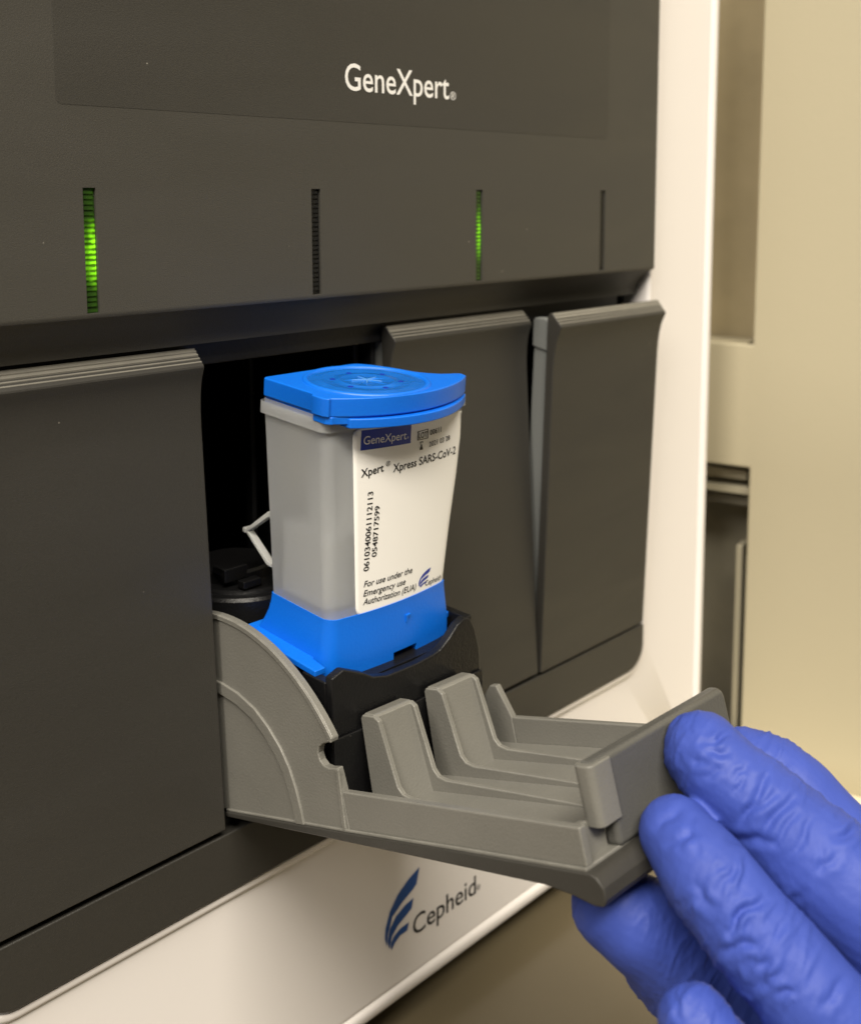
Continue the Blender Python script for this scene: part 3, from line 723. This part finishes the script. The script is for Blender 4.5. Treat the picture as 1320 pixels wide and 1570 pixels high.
co = np.empty(nvx*3); hm.vertices.foreach_get('co', co); co = co.reshape(-1, 3)/S
no = np.array([n_.vector[:] for n_ in hm.vertex_normals])
PX = project(co)
view = CAM-co; view /= np.linalg.norm(view, axis=1)[:, None]
front = np.clip((no*view).sum(1)*3, 0, 1)
disp = np.zeros(nvx)
z3 = lambda x, y: np.array([780+x/2.444, 1000+y/2.444])
# creases in the rubber: (start, end, width px, depth mm) read off the photograph
CRE = [((745, 372), (820, 378), 7, .55), ((770, 345), (825, 300), 6, .4), ((850, 470), (890, 430), 6, .4), ((870, 640), (965, 470), 8, .7), ((885, 610), (1000, 530), 7, .5), ((940, 690), (1060, 550), 8, .6),
       ((1000, 720), (1080, 600), 6, .4), ((1225, 700), (1310, 660), 8, .6), ((1090, 740), (1130, 620), 6, .4), ((720, 470), (800, 440), 8, .4), ((830, 700), (990, 715), 9, .6), ((690, 400), (740, 420), 8, .4),
       ((560, 660), (640, 590), 7, .4), ((600, 720), (700, 680), 8, .5), ((640, 750), (690, 620), 6, .3), ((830, 1060), (880, 950), 7, .7), ((850, 1000), (960, 925), 7, .7), ((800, 1120), (935, 1090), 9, .6),
       ((865, 770), (850, 900), 5, -.5), ((840, 820), (780, 900), 7, .4), ((700, 870), (760, 960), 8, .35), ((980, 1080), (1020, 1010), 8, .4), ((1180, 1330), (1250, 1230), 9, .5), ((900, 1180), (1000, 1150), 8, .4),
       ((1160, 820), (1230, 760), 8, .4), ((1100, 900), (1040, 960), 7, .35), ((960, 1250), (1040, 1180), 8, .4), ((620, 1290), (640, 1380), 6, .35), ((660, 300), (700, 250), 9, .25)]
for k in range(16):                        # small random folds across the fingers
    t = random.random(); line = random.choice([((760, 330), (1320, 860)), ((620, 660), (1100, 1300)), ((560, 700), (1000, 1330))])
    cx_ = lerp(line[0][0], line[1][0], t)+random.uniform(-60, 60); cy_ = lerp(line[0][1], line[1][1], t)+random.uniform(-60, 60)
    an = math.radians(random.gauss(-48, 26)); ln = random.uniform(18, 60)
    CRE.append(((cx_-ln*math.cos(an), cy_-ln*math.sin(an)), (cx_+ln*math.cos(an), cy_+ln*math.sin(an)), random.uniform(5, 8), random.uniform(.15, .35)))

for a, b_, wd, dp in CRE:
    a = z3(*a); b_ = z3(*b_); ab = b_-a; Ln = np.linalg.norm(ab)
    t = ((PX-a) @ ab)/(Ln*Ln); tc = np.clip(t, 0, 1)
    jig = 3.0*np.sin(tc*5+a[0])
    nrm = np.array([-ab[1], ab[0]])/Ln
    dist = np.abs((PX-a) @ nrm - jig*tc*(1-tc)*4)
    over = np.maximum(np.maximum(-t, t-1), 0)*Ln
    dd = np.sqrt(dist**2+over**2)
    fall = 1-.6*np.abs(2*tc-1)**2
    crev = wd < 0; wd = abs(wd); s_ = wd*.78; dp = dp*.85
    if crev: fall = 1.0; dist = np.abs((PX-a) @ nrm); dd = np.sqrt(dist**2+over**2)
    disp += front*dp*fall*(-np.exp(-(dd/s_)**1.6) + (0 if crev else .45)*np.exp(-((dd-s_*2.1)/(s_*1.3))**2))
fax = at((1270, 1333), 178)-at((1079, 1154), 188); fax /= np.linalg.norm(fax)      # folds lie across the fingers
fsd = np.cross(fax, [0, 0, 1.0]); fsd /= np.linalg.norm(fsd); fup = np.cross(fsd, fax)
FC = np.stack([co @ fax*.30 + (co @ fup)*.10, co @ fsd*.075, co @ fup*.075], 1)
for i in range(nvx):
    p = co[i]
    rd = 1-abs(2*mnoise.noise(Vector(FC[i]*1.5+3))); pm = max(0.0, min(1.0, .5+1.6*mnoise.noise(Vector(p*.07+11))))
    rd2 = 1-abs(2.2*mnoise.noise(Vector(FC[i]*3.1+17)))
    disp[i] += pm*(.33*(rd**3-.35) + .15*(rd2**3-.3))
    n1 = mnoise.noise(Vector(p*.16)); n2 = mnoise.noise(Vector(p*np.array([.42, .3, .3])+31))
    disp[i] += .20*n1 + .07*n2
co = co + no*disp[:, None]
# fingertips flatten where they press on the end plate
ca_ = (co-ORG) @ AX_A; cn_ = (co-ORG) @ AX_N
hit = (ca_ < 102.3) & (ca_ > 97) & (cn_ > 1.0) & (cn_ < 19.0) & (co[:, 0] > 33) & (co[:, 0] < 78)
co[hit] += AX_A*(102.3-ca_[hit])[:, None]
co2 = co*S
org = np.array([*(at((1480, 1660), 186)[:2]), 0])*0
hm.vertices.foreach_set('co', co2.reshape(-1)); hm.update()
for p in hm.polygons: p.use_smooth = True
hm.materials.clear(); hm.materials.append(MATS['glove'])
hand = bpy.data.objects.new('gloved_hand', hm); COL.objects.link(hand)
hand['label'] = 'hand in a wrinkled blue nitrile glove pressing the opened tray'; hand['category'] = 'hand'
